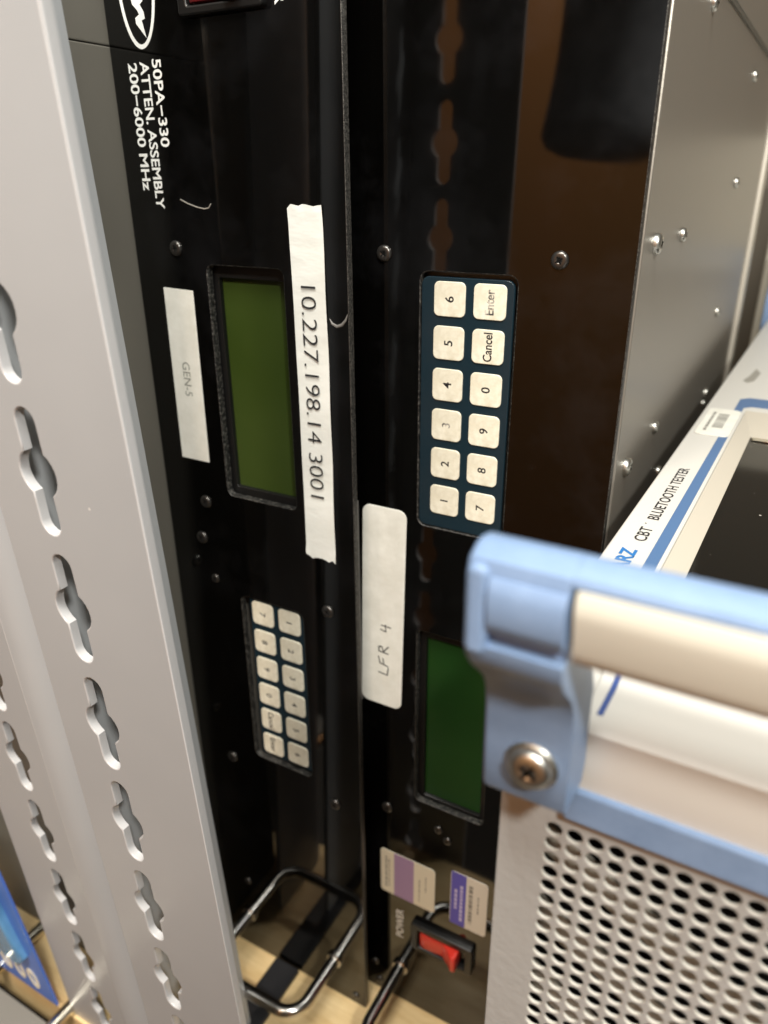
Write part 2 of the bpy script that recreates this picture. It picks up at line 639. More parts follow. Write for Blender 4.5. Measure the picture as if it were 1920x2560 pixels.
def rocker(unit, x0, x1, z0, z1, D, flip, red_x, red='red'):
    sw = link('power_switch', None, unit)
    sw.location = W((x0 + x1) / 2, (z0 + z1) / 2, D) - org(unit)
    bm = bmesh.new()
    plate(bm, rrect(x0, x1, z0, z1, 1.6, 4), [rrect(x0 + 4.5, x1 - 4.5, z0 + 4.2, z1 - 3.2, 1.0, 3)], D - 3.6, D - 0.05, ch=0.8)
    finish('switch_frame', bm, M['satin_black'], sw)
    # rocker: a shallow V, one end standing proud
    a, b = red_x
    prof = [(a, 2.4), (a + 2.5, 3.4), (a + (b - a) * .30, 3.2), (a + (b - a) * .58, 2.6), (a + (b - a) * .80, 6.4), (b - 2.2, 9.2), (b, 8.2)]
    if flip:
        prof = [(a + b - x, h) for x, h in prof][::-1]
    bm = bmesh.new()
    zz0, zz1 = z0 + 5.2, z1 - 4.0
    top = [bm.verts.new(W(x, zz0, D - h)) for x, h in prof]
    bot = [bm.verts.new(W(x, zz1, D - h)) for x, h in prof]
    tb = [bm.verts.new(W(x, zz0, D + 2)) for x, h in prof]
    bb = [bm.verts.new(W(x, zz1, D + 2)) for x, h in prof]
    for i in range(len(prof) - 1):
        bm.faces.new((top[i], top[i + 1], bot[i + 1], bot[i]))
        bm.faces.new((top[i], tb[i], tb[i + 1], top[i + 1]))
        bm.faces.new((bot[i], bot[i + 1], bb[i + 1], bb[i]))
    bm.faces.new((top[0], bot[0], bb[0], tb[0]))
    bm.faces.new((top[-1], tb[-1], bb[-1], bot[-1]))
    bmesh.ops.recalc_face_normals(bm, faces=bm.faces[:])
    es = [e for e in bm.edges if len(e.link_faces) == 2]
    bmesh.ops.bevel(bm, geom=es, offset=0.7 * S, segments=2, affect='EDGES', profile=0.5)
    finish('rocker', bm, M[red], sw, smooth=True)
    return sw


def handle(unit, xa, xb, z, D, reach, r=3.8):
    h = link('handle', None, unit)
    h.location = W((xa + xb) / 2, z, D) - org(unit)
    R_ = 13.0
    pts = [(xa, D + 1)]
    pts += [(xa, D - 6)]
    dc = D - reach
    for i in range(9):
        t = math.pi / 2 * i / 8
        pts.append((xa + R_ * (1 - math.cos(t)), dc + R_ - R_ * math.sin(t)))
    for i in range(9):
        t = math.pi / 2 * i / 8
        pts.append((xb - R_ + R_ * math.sin(t), dc + R_ - R_ * math.cos(t)))
    pts += [(xb, D - 6), (xb, D + 1)]
    bm = bmesh.new()
    tube(bm, [W(x, z, d) for x, d in pts], r * S, 16)
    finish('grip_rod', bm, M['chrome'], h)
    for x in (xa, xb):
        bm = bmesh.new()
        lathe(bm, [(0, 2.4 * S), (r * 1.25 * S, 2.4 * S), (r * 1.42 * S, 1.8 * S), (r * 1.42 * S, 0)], W(x, z, D), (0, -1, 0), 20)
        finish('ferrule', bm, M['chrome'], h)
    return h


def rack_unit(label, x0, x1, D, body, bezel, pad, lcd, keys, lcd_mat):
    u = thing('rack_unit', label, 'rack instrument', W((x0 + x1) / 2, ZT, D), 'black rack instruments standing on end')
    holes = [rrect(*bezel, 3.2, 5), rrect(*pad, 3.6, 5)]
    plate_obj('front_panel', rrect(x0, x1, -130, ZT - 0.5, 1.0, 2), holes, D, D + 3.4,
              [M['black'], M['black_edge'], M['cut']], u, ch=0.35, hole_ch=0.5, mi_outer=1, mi_hole=2)
    box('enclosure', body, M['enclosure'], u, bevel=0.8)
    # display: black frame behind the cut-out and the green glass
    d = link('display', None, u)
    d.location = W((bezel[0] + bezel[1]) / 2, (bezel[2] + bezel[3]) / 2, D) - org(u)
    gx0, gx1, gz0, gz1 = lcd
    plate_obj('display_frame', rrect(bezel[0] - 3, bezel[1] + 3, bezel[2] - 3, bezel[3] + 3, 1, 2),
              [rrect(gx0, gx1, gz0, gz1, 0.8, 2)], D + 4.3, D + 6.6, M['satin_black'], d, ch=0.3)
    box('display_glass', (gx0 - 1, gx1 + 1, gz0 - 1, gz1 + 1, D + 6.7, D + 8), lcd_mat, d)
    return u


# ---- left unit
UL = rack_unit('left black glossy rack unit with long numbered tape and a white oval emblem',
               -278.5, -164.3, DL, (-276, -178, -124, ZT - 4, DL + 9.0, DL + 420),
               (-237, -196, 34.5, 143), (-235, -196, 200, 306), (-234.4, -198.6, 40.0, 139.4), None, M['lcd_l'])
kp = link('keypad', None, UL)
kp.location = W(-215.5, 253, DL) - org(UL)
plate_obj('keypad_field', rrect(-231, -193.5, 196, 303.4, 1.5, 3), [], DL + 1.6, DL + 3.6, M['keypad'], kp, ch=0.3)
legL = [('7', 0, 0), ('8', 0, 1), ('9', 0, 2), ('0', 0, 3), ('Cancel', 0, 4), ('Enter', 0, 5),
        ('1', 1, 0), ('2', 1, 1), ('3', 1, 2), ('4', 1, 3), ('5', 1, 4), ('6', 1, 5)]
for s_, i, j in legL:
    ln = {'Cancel': 11.4, 'Enter': 9.6}.get(s_)
    key_object(kp, -222.6 + 17.0 * i, 208.6 + 17.27 * j, DL + 1.5, s_, DOWN, ln, 3.5, M['black_ink'], 0)
for x, z, me in ((-253.4, 28, SCR), (-252.1, 149.7, SCR), (-257.4, 171, SCR), (-251.4, 193.8, SCR_S), (-180.4, 193.6, SCR),
                 (-253.2, 315.2, SCR), (-181, 318, SCR), (-182, 28, SCR), (-171.5, 473.3, SCR_S), (-271, 473.3, SCR_S), (-252, 418, SCR_S)):
    if x == -182:
        continue
    put('panel_screw', me, UL, W(x, z, DL - 0.05), (0, random.uniform(0, 3), 0))
M['shaded_red'] = mat('shaded_red_rocker', (0.10, 0.008, 0.010), 0.3)  # same red as the other rocker, darkened to stand in for shade
rocker(UL, -236, -196, -78, -57, DL, False, (-231, -205), 'shaded_red')
handle(UL, -253.4, -186.3, 449, DL, 43)
# printing
tl = [('50PA\u2212330', (-255.4, -44.6, DL - 0.15), *DOWN, 32.2, 4.7, dict(bold=0.02)),
      ('ATTEN. ASSEMBLY', (-262.2, -44.1, DL - 0.15), *DOWN, 56.0, 4.7, dict(bold=0.02)),
      ('200\u22126000 MHz', (-268.8, -43.9, DL - 0.15), *DOWN, 48.4, 4.7, dict(bold=0.02)),
      ('POWER', (-192.4, -81.0, DL - 0.15), *DOWN, 23.6, 4.7, dict(bold=0.02))]
text_obj('printed_text', tl, M['white_ink'], UL)
bm = bmesh.new()
outer = [(-259.7 + 9.9 * math.cos(a), -72.0 + 23.6 * math.sin(a)) for a in [2 * math.pi * i / 64 for i in range(64)]]
inner = [(-259.7 + 8.5 * math.cos(a), -72.0 + 22.0 * math.sin(a)) for a in [2 * math.pi * i / 64 for i in range(64)]]
plate(bm, outer, [inner], DL - 0.2, DL - 0.05, ch=0)
bolt = [(-256.7, -52.0), (-261.6, -57.3), (-261.7, -59.3), (-259.4, -60.3), (-260.2, -61.8), (-262.6, -64.0), (-263.6, -70), (-262, -76), (-258.4, -80),
        (-257.5, -72), (-257.0, -66.6), (-256.8, -64.6), (-258.5, -63.6), (-256.8, -61.0), (-256.5, -58.7), (-258.3, -58.2)]
vs = [bm.verts.new(W(x, z, DL - 0.2)) for x, z in bolt]
bm.faces.new(vs)
finish('oval_emblem', bm, M['white_ink'], UL)


def torn_strip(x0, x1, z0, z1, D, n=9, amp=0.9):
    pts = []
    for i in range(n + 1):
        pts.append((x0 + (x1 - x0) * i / n, z0 + amp * (random.random() - .5) + (1.6 if i == 0 else 0)))
    for i in range(n + 1):
        pts.append((x1 - (x1 - x0) * i / n, z1 + amp * (random.random() - .5) * 1.5 - (1.4 if i == n else 0)))
    return pts


bm = bmesh.new()
strip = torn_strip(-191.6, -175.0, 9.6, 165.5, DL)
# finely divided so that the tape can lift and wave a little
rows = 60
vsr = []
for j in range(rows + 1):
    t = j / rows
    row = []
    for i in range(10):
        s_ = i / 9
        z = (1 - t) * strip[i][1] + t * strip[19 - i][1]
        x = -191.6 + 16.4 * s_ + 0.35 * math.sin(t * 4) + 0.8 * t
        lift = 0.25 + 0.22 * (1 + math.sin(t * 21 + s_ * 3)) * (0.4 + 0.6 * s_)
        if t < 0.03 or t > 0.975:
            lift += 0.5 * random.random()
        row.append(bm.verts.new(W(x, z, DL - lift)))
    vsr.append(row)
for a, b in zip(vsr[:-1], vsr[1:]):
    for i in range(9):
        bm.faces.new((a[i], a[i + 1], b[i + 1], b[i])).smooth = True
bmesh.ops.recalc_face_normals(bm, faces=bm.faces[:])
tape = finish('label_tape', bm, M['paper_crease'], UL)
tape['label'] = 'long white tape with torn ends and a printed number'
text_obj('tape_text', [('10.227.198.14 3001', (-186.6, 40.2, DL - 1.05), *DOWN, 93.4, 7.2, dict(bold=-0.012))], M['black_ink'], tape)
gl = plate_obj('name_label', [(-263.9, 45.3), (-246.3, 45.9), (-247.2, 127.9), (-264.8, 127.8)], [], DL - 0.3, DL - 0.02, M['paper'], UL, ch=0.1)
gl['label'] = 'plain white sticker with worn grey lettering'
text_obj('sticker_text', [('GEN-5', (-257.6, 79.0, DL - 0.36), *DOWN, 16.4, 4.4, {})], M['grey_ink'], gl)
# the curved scuffs in the black paint
bm = bmesh.new()
arc = [(-173.7, 52.6), (-172.4, 54.6), (-170, 55.6), (-167.6, 54.7), (-165.8, 52.6), (-164.9, 50.2)]
tube(bm, [W(a[0], a[1], DL + .1) for a in arc], [.15 * S, .6 * S, .75 * S, .7 * S, .5 * S, .15 * S], 8)
finish('curved_scuff', bm, mat('scuffed_paint', (0.16, 0.15, 0.14), 0.5), UL)
bm = bmesh.new()
sc1 = [(-248, 8.0), (-244, 9.6), (-239, 11.0), (-235, 11.6), (-232.5, 11.2), (-231.2, 9.6)]
tube(bm, [W(x, z, DL - .02) for x, z in sc1], 0.28 * S, 6)
finish('hair_scratch', bm, mat('pale_hair', (0.24, 0.225, 0.20), 0.5), UL)

# ---- right unit
UR = rack_unit('black glossy rack unit with the large upright keypad, beside the white instrument',
               -174.3, -57.3, DR, (-171.5, -57.6, -124, ZT - 4, DR + 9.0, DR + 405),
               (-139.9, -100.6, 201, 309), (-140.4, -99.8, 34, 144.4), (-136.8, -104, 206.5, 308.0), None, M['lcd_r'])
kp = link('keypad', None, UR)
kp.location = W(-120, 89, DR) - org(UR)
plate_obj('keypad_field', rrect(-140.1, -101.0, 35.8, 144.0, 3.2, 5), [], DR + 0.5, DR + 2.4, M['keypad'], kp, ch=0.3)
legR = [('6', 0, 0), ('5', 0, 1), ('4', 0, 2), ('3', 0, 3), ('2', 0, 4), ('1', 0, 5),
        ('Enter', 1, 0), ('Cancel', 1, 1), ('0', 1, 2), ('9', 1, 3), ('8', 1, 4), ('7', 1, 5)]
for s_, i, j in legR:
    ln = {'Cancel': 11.4, 'Enter': 9.6}.get(s_)
    ink = M['worn_key_ink'] if s_ in ('Enter', '3') else M['black_ink']
    k_ = key_object(kp, -127.6 + 17.0 * i, 44.1 + 17.27 * j, DR + 0.4, s_, UP, ln, 3.6, ink, 0)
    if s_ == 'Enter':
        k_['label'] = 'cream key with a half worn word'
for x, z, me in ((-156.8, 27.9, SCR), (-84.4, 27.6, SCR), (-157, 323, SCR), (-84, 324, SCR_S), (-125.4, 324, SCR_S), (-119.8, 329.5, SCR_S),
                 (-166.3, 457.2, SCR_S), (-163.5, 472.7, SCR_S), (-158.5, 193.6 + 130, SCR_S)):
    if x == -158.5:
        continue
    put('panel_screw', me, UR, W(x, z, DR - 0.05), (0, random.uniform(0, 3), 0))
rocker(UR, -140, -100.6, 402, 423, DR, False, (-134.5, -109))
handle(UR, -148.1, -81, 449.5, DR, 52)
text_obj('printed_text', [('POWER', (-146.6, 423.4, DR - 0.15), *UP, 23.6, 4.7, dict(bold=0.02))], M['white_ink'], UR)
lb = plate_obj('handwritten_label', rrect(-170.6, -147.2, 139.7, 252.8, 4.2, 5), [], DR - 0.35, DR - 0.02, M['paper'], UR, ch=0.12)
for v in lb.data.vertices:      # the sticker sits a touch crooked
    zz = (ZT - (v.co.z + lb.location.z + UR.location.z) / S)
    v.co.x += (196 - zz) * 0.024 * S
lb['label'] = 'rounded white sticker with faint handwriting'


def stroke(bm, pts, w, D):
    for (x, z), (x2, z2) in zip(pts[:-1], pts[1:]):
        d = Vector((x2 - x, z2 - z))
        L = d.length
        d.normalize()
        n = Vector((-d.y, d.x)) * w / 2
        e = d * w * 0.3
        q = [(x - e.x + n.x, z - e.y + n.y), (x - e.x - n.x, z - e.y - n.y), (x2 + e.x - n.x, z2 + e.y - n.y), (x2 + e.x + n.x, z2 + e.y + n.y)]
        bm.faces.new([bm.verts.new(W(a, b, D)) for a, b in q])


def glyph(bm, strokes, x, z, sx, sz, w):
    """strokes in letter space (u right 0..1, v up 0..1), written upward on the panel"""
    for i, s_ in enumerate(strokes):
        stroke(bm, [(x - v * sz, z - u * sx) for u, v in s_], w, DR - 0.42 - 0.01 * i)


bm = bmesh.new()
glyph(bm, [[(.15, 1), (.05, .1), (1.0, .0)]], -155.9, 233.5, 4.6, 5.6, .75)
glyph(bm, [[(.0, .05), (.2, .9), (.95, 1.05)], [(.1, .5), (.8, .6)]], -155.6, 228.0, 5.0, 5.6, .75)
glyph(bm, [[(.05, .0), (.15, 1), (.7, 1.0), (.8, .7), (.2, .5), (.95, .0)]], -155.8, 220.6, 4.8, 5.4, .75)
glyph(bm, [[(.2, 1.0), (.05, .45), (.9, .5)], [(.75, .9), (.7, -.05)]], -154.6, 207.6, 4.6, 5.6, .7)
finish('handwriting', bm, mat('faded_pencil', (0.10, 0.10, 0.095), 0.6), lb)['kind'] = 'stuff'
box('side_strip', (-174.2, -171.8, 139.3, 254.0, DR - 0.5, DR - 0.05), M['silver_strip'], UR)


def sticker(name, x0, x1, z0, z1, D, bands, marks, label):
    s0 = plate_obj(name, rrect(x0, x1, z0, z1, 2.2, 4), [], D - 0.3, D - 0.02, bands[0][2], UR, ch=0.1)
    s0['label'] = label
    for i, (a, b, mm) in enumerate(bands[1:]):
        bm = bmesh.new()
        vs = [bm.verts.new(W(x, z, D - 0.34)) for x, z in ((a, z0 + .05), (b, z0 + .05), (b, z1 - .05), (a, z1 - .05))]
        bm.faces.new(vs)
        finish('colour_band', bm, mm, s0)
    bm = bmesh.new()
    for a, b, c, d in marks:
        z = c
        while z < d:
            L = random.uniform(1.0, 3.4)
            vs = [bm.verts.new(W(x, zz, D - 0.38)) for x, zz in ((a, z), (b, z), (b, min(d, z + L)), (a, min(d, z + L)))]
            bm.faces.new(vs)
            z += L + random.uniform(.5, 1.1)
    finish('small_print', bm, M['grey_print'], s0)['kind'] = 'stuff'
    return s0


s1 = sticker('property_sticker', -161.6, -126.4, 355.8, 389.6, DR, [(0, 0, M['cream_paper']), (-152.6, -139.8, M['purple'])],
             [(-158.4, -157.2, 361, 385), (-156.2, -155.6, 362, 384), (-136.4, -135.8, 368, 386), (-132.4, -131.8, 364, 376)],
             'cream sticker with a lilac band')
s2 = sticker('inventory_sticker', -116.8, -94.8, 349.2, 389.6, DR, [(0, 0, M['grey_paper']), (-116.4, -107.4, M['violet'])],
             [(-105.6, -103.4, 355, 384), (-100.4, -99.6, 361, 374)], 'grey sticker with a violet edge band')
bm = bmesh.new()
for a, b, c, d in ((-114.2, -112.6, 362, 378), (-110.9, -109.2, 358, 384)):
    z = c
    while z < d:
        L = random.uniform(1.4, 3.0)
        bm.faces.new([bm.verts.new(W(x, zz, DR - 0.4)) for x, zz in ((a, z), (b, z), (b, z + L), (a, z + L))])
        z += L + .7
finish('pale_print', bm, mat('pale_violet_print', (0.55, 0.5, 0.75), 0.5), s2)['kind'] = 'stuff'

# side of the right enclosure: cover seam, screws, rear rail
for z, d in ((-60.5, 362), (-52, 537), (4, 533), (23.1, 309), (23.4, 366.7), (81.5, 547), (139, 561), (145.6, 556), (109.9, 365.5), (110.7, 306.9), (143, 397)):
    put('side_screw', NICK if d < 340 else NICK_S, UR, W(-57.55, z, d), (random.uniform(0, 3), 0, 0))
box('cover_seam', (-57.9, -56.7, -69.4, -67.6, DR + 5, DR + 404), M['cabinet'], UR)
box('top_cover', (-171, -56.4, -123.5, -69.6, DR + 5, DR + 404), M['enclosure'], UR, bevel=0.3)
box('rear_rail', (-62, -54.5, -121, ZT - 6, DR + 405.2, DR + 424), mat('pale_aluminium', (0.62, 0.58, 0.50), 0.4, metal=0.3), UR, bevel=2.0)

# ---------------------------------------------------------------- dark cabinet at the left of the units
cb = thing('equipment_cabinet', 'dark olive grey cabinet whose narrow side shows between post and left black unit', 'cabinet', W(-360, ZT, 320))
bm = bmesh.new()
bmbox(bm, -440, -279.6, -160, -51.2, 204, 640, bevel=0.6)
finish('upper_side', bm, M['cabinet'], cb)
bm = bmesh.new()
bmbox(bm, -440, -279.6, -50.85, ZT - 2, 204, 640, bevel=0.6)
finish('lower_side', bm, M['cabinet'], cb)
for z, d in ((97.6, 242), (196.9, 247.9), (300, 247)):
    put('side_screw', NICK_S, cb, W(-279.5, z, d), (random.uniform(0, 3), 0, 0))

# ---------------------------------------------------------------- slotted steel uprights (they lean a little towards the panels)
LEAN = 0.052


def slot_loop(cx, cz, n=8, rn=4.3, rb=8.1, half=21.3):
    """long slot with a round bulge in the middle"""
    dz = math.sqrt(rb * rb - rn * rn) + 1.6
    pts = []
    for i in range(n + 1):                      # bottom end
        a = math.pi * i / n
        pts.append((cx + rn * math.cos(a), cz + half - rn + rn * math.sin(a)))
    pts.append((cx - rn, cz + dz + 1.2))
    a0 = math.asin(min(1, (dz - 1.6) / rb))
    for i in range(n + 1):
        a = math.pi - a0 + 0 if False else None
        t = a0 - 2 * a0 * i / n
        pts.append((cx - rb * math.cos(t), cz + rb * math.sin(t)))
    pts.append((cx - rn, cz - dz - 1.2))
    for i in range(n + 1):                      # top end
        a = math.pi + math.pi * i / n
        pts.append((cx + rn * math.cos(a), cz - half + rn + rn * math.sin(a)))
    pts.append((cx + rn, cz - dz - 1.2))
    for i in range(n + 1):
        t = -a0 + 2 * a0 * i / n
        pts.append((cx + rb * math.cos(t), cz + rb * math.sin(t)))
    pts.append((cx + rn, cz + dz + 1.2))
    return pts


def upright(label, xl, xr, xs, D0, z_first, bend, flange_len, flange_side):
    def fn(u, v, w):
        return W(u, v, D0 + LEAN * v + w)
    u = thing('slotted_upright', label, 'steel upright', W((xl + xr) / 2, ZT, D0 + LEAN * ZT), 'slotted grey steel uprights')
    ks = range(-6, 14)
    holes = [slot_loop(xs, z_first + 50.1 * k) for k in ks if -165 < z_first + 50.1 * k - 22 and z_first + 50.1 * k + 22 < ZT + 120]
    bm = bmesh.new()
    out = [(xl, -170), (xr, -170), (xr, ZT + 150), (xl, ZT + 150)]
    plate(bm, out, holes, 0, 3.3, ch=0.5, hole_ch=0.55, fn=fn, mi_hole=1, mi_outer=1)
    finish('slotted_face', bm, [M['post'], M['post_edge']], u)
    # folded flange: a rounded bend and a wall running back
    bm = bmesh.new()
    prof = []
    sgn = -1 if flange_side == 'left' else 1
    xe = xl if flange_side == 'left' else xr
    if bend > 0:
        for i in range(9):
            a = math.pi / 2 * i / 8
            prof.append((xe + sgn * bend * math.sin(a), bend - bend * math.cos(a)))
        xf = xe + sgn * bend
    else:
        prof.append((xe, 3.05))
        xf = xe
    prof.append((xf, flange_len))
    th = 3.0
    inner_ = [(x - sgn * (th if j >= len(prof) - 2 or bend == 0 else th * (j / 8)), w + (th * (1 - j / 8) if bend > 0 and j < 9 else 0)) for j, (x, w) in enumerate(prof)]
    z0, z1 = -170, ZT + 150
    A = [bm.verts.new(fn(x, z0, w)) for x, w in prof + inner_[::-1]]
    B = [bm.verts.new(fn(x, z1, w)) for x, w in prof + inner_[::-1]]
    n = len(A)
    for i in range(n):
        f = bm.faces.new((A[i], A[(i + 1) % n], B[(i + 1) % n], B[i]))
        f.smooth = (bend > 0 and i < 8)
    bm.faces.new(A)
    bm.faces.new(B[::-1])
    bmesh.ops.recalc_face_normals(bm, faces=bm.faces[:])
    finish('side_flange', bm, M['post'], u)
    return u


upright('near grey slotted steel post with the wide flat face, left of the black panels', -224.0, -157.3, -199.4, 133.0, 82.6, 0, 62, 'left')
upright('far grey slotted steel post with rounded corner, half hidden by the wider post', -325.0, -270.0, -291.5, 147.0, 101.0, 17, 60, 'right')

# ---------------------------------------------------------------- white instrument standing on its back
YAW = 0.022


def T(x, z, d):
    """instrument frame: the whole instrument is turned slightly clockwise"""
    dd = d - 141.0
    return W(x + YAW * dd, z, d - YAW * (x + 46) * 0.35)


TS = thing('bench_instrument', 'warm white test instrument with light blue corners lying face up at the right', 'test instrument', W(60, ZT, 440))
XL = -49.3
# front bezel as an extruded profile (D, Zd) running along X
prof = [(141.4, 131.4), (141.4, 119.0), (142.0, 115.8), (144.2, 114.4), (150, 114.6), (160, 114.9), (163.5, 114.2), (166.0, 111.6), (169.5, 110.6), (174, 112.2), (178, 114.3), (181, 114.9)]


def extrude_prof(bm, prof, xa, xb, fn, close=False, smooth=True, mi=0):
    A = [bm.verts.new(fn(xa, z, d)) for d, z in prof]
    B = [bm.verts.new(fn(xb, z, d)) for d, z in prof]
    n = len(prof)
    for i in range(n if close else n - 1):
        f = bm.faces.new((A[i], A[(i + 1) % n], B[(i + 1) % n], B[i]))
        f.smooth = smooth
        f.material_index = mi
    if close:
        for q in (A, B[::-1]):
            f = bm.faces.new(q)
            f.material_index = mi
    bmesh.ops.recalc_face_normals(bm, faces=bm.faces[:])


XR = 205.0
DF = 752.0
bm = bmesh.new()
full = prof + [(181, 133), (150, 133), (141.4, 133)]
extrude_prof(bm, full, -29.8, XR, T, close=True)
bmesh.ops.delete(bm, geom=[f for f in bm.faces if len(f.verts) > 6][:0], context='FACES')
finish('bezel_edge', bm, M['body'], TS)


def flat_z(name, outer, holes, z0, z1, mats, parent, ch=0.5, fn=None, **k):
    """plate lying face up: outer loop in (X, D)"""
    f2 = fn or T
    bm = bmesh.new()
    plate(bm, outer, holes, z0, z1, ch=ch, fn=lambda u, v, w: f2(u, w, v), **k)
    return finish(name, bm, mats, parent)


flat_z('front_frame', rrect(XL, XR, 181.2, DF, 2.5, 4), [rrect(-29.6, 150, 188, 434, 4, 5)], 115.0, 133, M['body'], TS, ch=0.8)
flat_z('front_corner', rrect(XL, -29.9, 141.5, 181.1, 2, 3), [], 115.2, 133, M['body'], TS, ch=0.8)
# screen surround sloping down to the black screen
bm = bmesh.new()
o_ = [(-29.4, 188.2), (149.8, 188.2), (149.8, 433.8), (-29.4, 433.8)]
i_ = [(-22.4, 195), (143, 195), (143, 397), (-22.4, 397)]
for k in range(4):
    a, b = o_[k], o_[(k + 1) % 4]
    c, d = i_[(k + 1) % 4], i_[k]
    bm.faces.new([bm.verts.new(p) for p in (T(a[0], 114.6, a[1]), T(b[0], 114.6, b[1]), T(c[0], 117.8, c[1]), T(d[0], 117.8, d[1]))])
bmesh.ops.recalc_face_normals(bm, faces=bm.faces[:])
for f in bm.faces:
    if f.normal.z < 0:
        f.normal_flip()
finish('screen_surround', bm, mat('light_grey_surround', (0.50, 0.46, 0.39), 0.45), TS)
flat_z('screen', rrect(-22.6, 143.2, 194.8, 397.2, 2, 3), [], 118.4, 121, M['glass'], TS, ch=0.2)
flat_z('screen_rim', rrect(-21.6, 142, 393.0, 396.4, 1, 2), [], 117.4, 118.2, M['steel'], TS, ch=0.3)
flat_z('blue_stripe', [(-35.2, 196), (-31.2, 196), (-31.2, 440), (-27.5, 444), (150, 444), (150, 463), (-31, 463), (-35.2, 458)], [], 114.85, 114.98, M['blue_print'], TS, ch=0)
bm = bmesh.new()
tp = [(147.6, 114.45), (150, 114.5), (160, 114.8), (163.5, 114.1), (166.0, 111.5), (169.5, 110.5), (174, 112.1), (178, 114.2), (181, 114.8), (198, 114.85)]
A = [T(-26.9, z - .08, d) for d, z in tp]
B = [T(-25.5, z - .08, d) for d, z in tp]
for k in range(len(tp) - 1):
    bm.faces.new([bm.verts.new(p) for p in (A[k], A[k + 1], B[k + 1], B[k])])
finish('thin_blue_line', bm, mat('deep_blue_print', (0.045, 0.085, 0.26), 0.45), TS)
FD, FU = (0, 0, 1), (-1, 0, 0)
text_obj('front_lettering', [
    ('CBT', (-38.7, 247.0, 0), FD, FU, 12.4, 4.1, dict(bold=0.012)),
    ('\u00b7', (-40.0, 262.4, 0), FD, FU, None, 4.1, {}),
    ('BLUETOOTH TESTER', (-38.7, 267.4, 0), FD, FU, 61.0, 4.0, dict(bold=0.012))], M['black_ink'], TS,
    fn=lambda x, z, d: T(x, 114.86, z + d))
text_obj('blue_lettering', [('ROHDE&SCHWARZ', (-39.4, 166.5, 0), FD, FU, 73.0, 5.0, dict(bold=0.035))], M['logo_blue'], TS,
         fn=lambda x, z, d: T(x, 114.86, z + d))
flat_z('grey_mark', [(-39.5, 505), (-36.5, 500), (-33.5, 506), (-32.2, 530), (-36.0, 541), (-37.4, 520)], [], 114.8, 114.98, mat('faint_grey_print', (0.30, 0.285, 0.25), 0.5), TS, ch=0)
# asset sticker with bar code
st = flat_z('barcode_sticker', rrect(-46.6, -31.0, 381, 431.5, 3, 4), [], 114.55, 114.8, M['paper'], TS, ch=0.1)
bm = bmesh.new()
d = 395.0
while d < 421:
    w = random.choice((0.8, 1.3, 2.0))
    bm.faces.new([bm.verts.new(T(x, 114.5, dd)) for x, dd in ((-40.6, d), (-35.6, d), (-35.6, d + w), (-40.6, d + w))])
    d += w + random.choice((0.9, 1.4))
d = 388.0
while d < 424:
    w = random.uniform(1.2, 4)
    bm.faces.new([bm.verts.new(T(x, 114.5, dd)) for x, dd in ((-43.6, d), (-42.2, d), (-42.2, d + w), (-43.6, d + w))])
    d += w + 0.9
finish('bars', bm, M['grey_print'], st)['kind'] = 'stuff'
box('blue_trim', (-30.0, XR, 131.7, 141.2, 139.6, 150), M['blue'], TS, bevel=0.7, fn=T)
# perforated side sheet
PX, PZ = 5.12, 4.93
holes = []
for j in range(0, 42):
    for i in range(0, 17):
        holes.append(circle(-32.2 + PX * i, 148.1 + PZ * j, 2.12, 16))
bm = bmesh.new()
plate(bm, rrect(-46.4, 60, 133.4, 370, 0.6, 2), holes, 142.0, 142.95, ch=0.25, hole_ch=0.1, mi_hole=1)
finish('perforated_side', bm, [M['sheet'], M['hole_rim']], TS)
box('plain_side', (60.2, XR, 133.4, ZT - 2, 142.1, 144), M['sheet'], TS)
box('lower_side', (-46.4, 60.1, 370.2, ZT - 2, 142.0, 144), M['sheet'], TS)
box('top_side', (-46.5, -44.5, 133.5, ZT - 2, 144.1, DF - 4), M['sheet'], TS, bevel=0.3, fn=T)
box('far_side', (-44.4, XR, 133.5, ZT - 2, DF - 6, DF - 4), M['sheet'], TS, fn=T)
box('back_plate', (-44, XR, ZT - 4, ZT - 1, 145, DF - 7), M['sheet'], TS, fn=T)
# what shows through the holes: slanting strips of a bracket close behind the sheet
bm = bmesh.new()
for k in range(12):
    z0 = 150 + 27 * k
    q = [(-44, z0), (60, z0 + 62), (60, z0 + 74), (-44, z0 + 10)]
    vs = [bm.verts.new(W(x, z, 149.5 + (x + 44) * .01)) for x, z in q] + [bm.verts.new(W(x, z, 151 + (x + 44) * .01)) for x, z in q]
    for f in ((0, 1, 2, 3), (7, 6, 5, 4), (0, 4, 5, 1), (1, 5, 6, 2), (2, 6, 7, 3), (3, 7, 4, 0)):
        bm.faces.new([vs[i] for i in f])
bmesh.ops.recalc_face_normals(bm, faces=bm.faces[:])
finish('inner_bracket', bm, M['inner'], TS)
box('dark_inside', (-44, 62, 134, 400, 158, 160), M['hole'], TS)


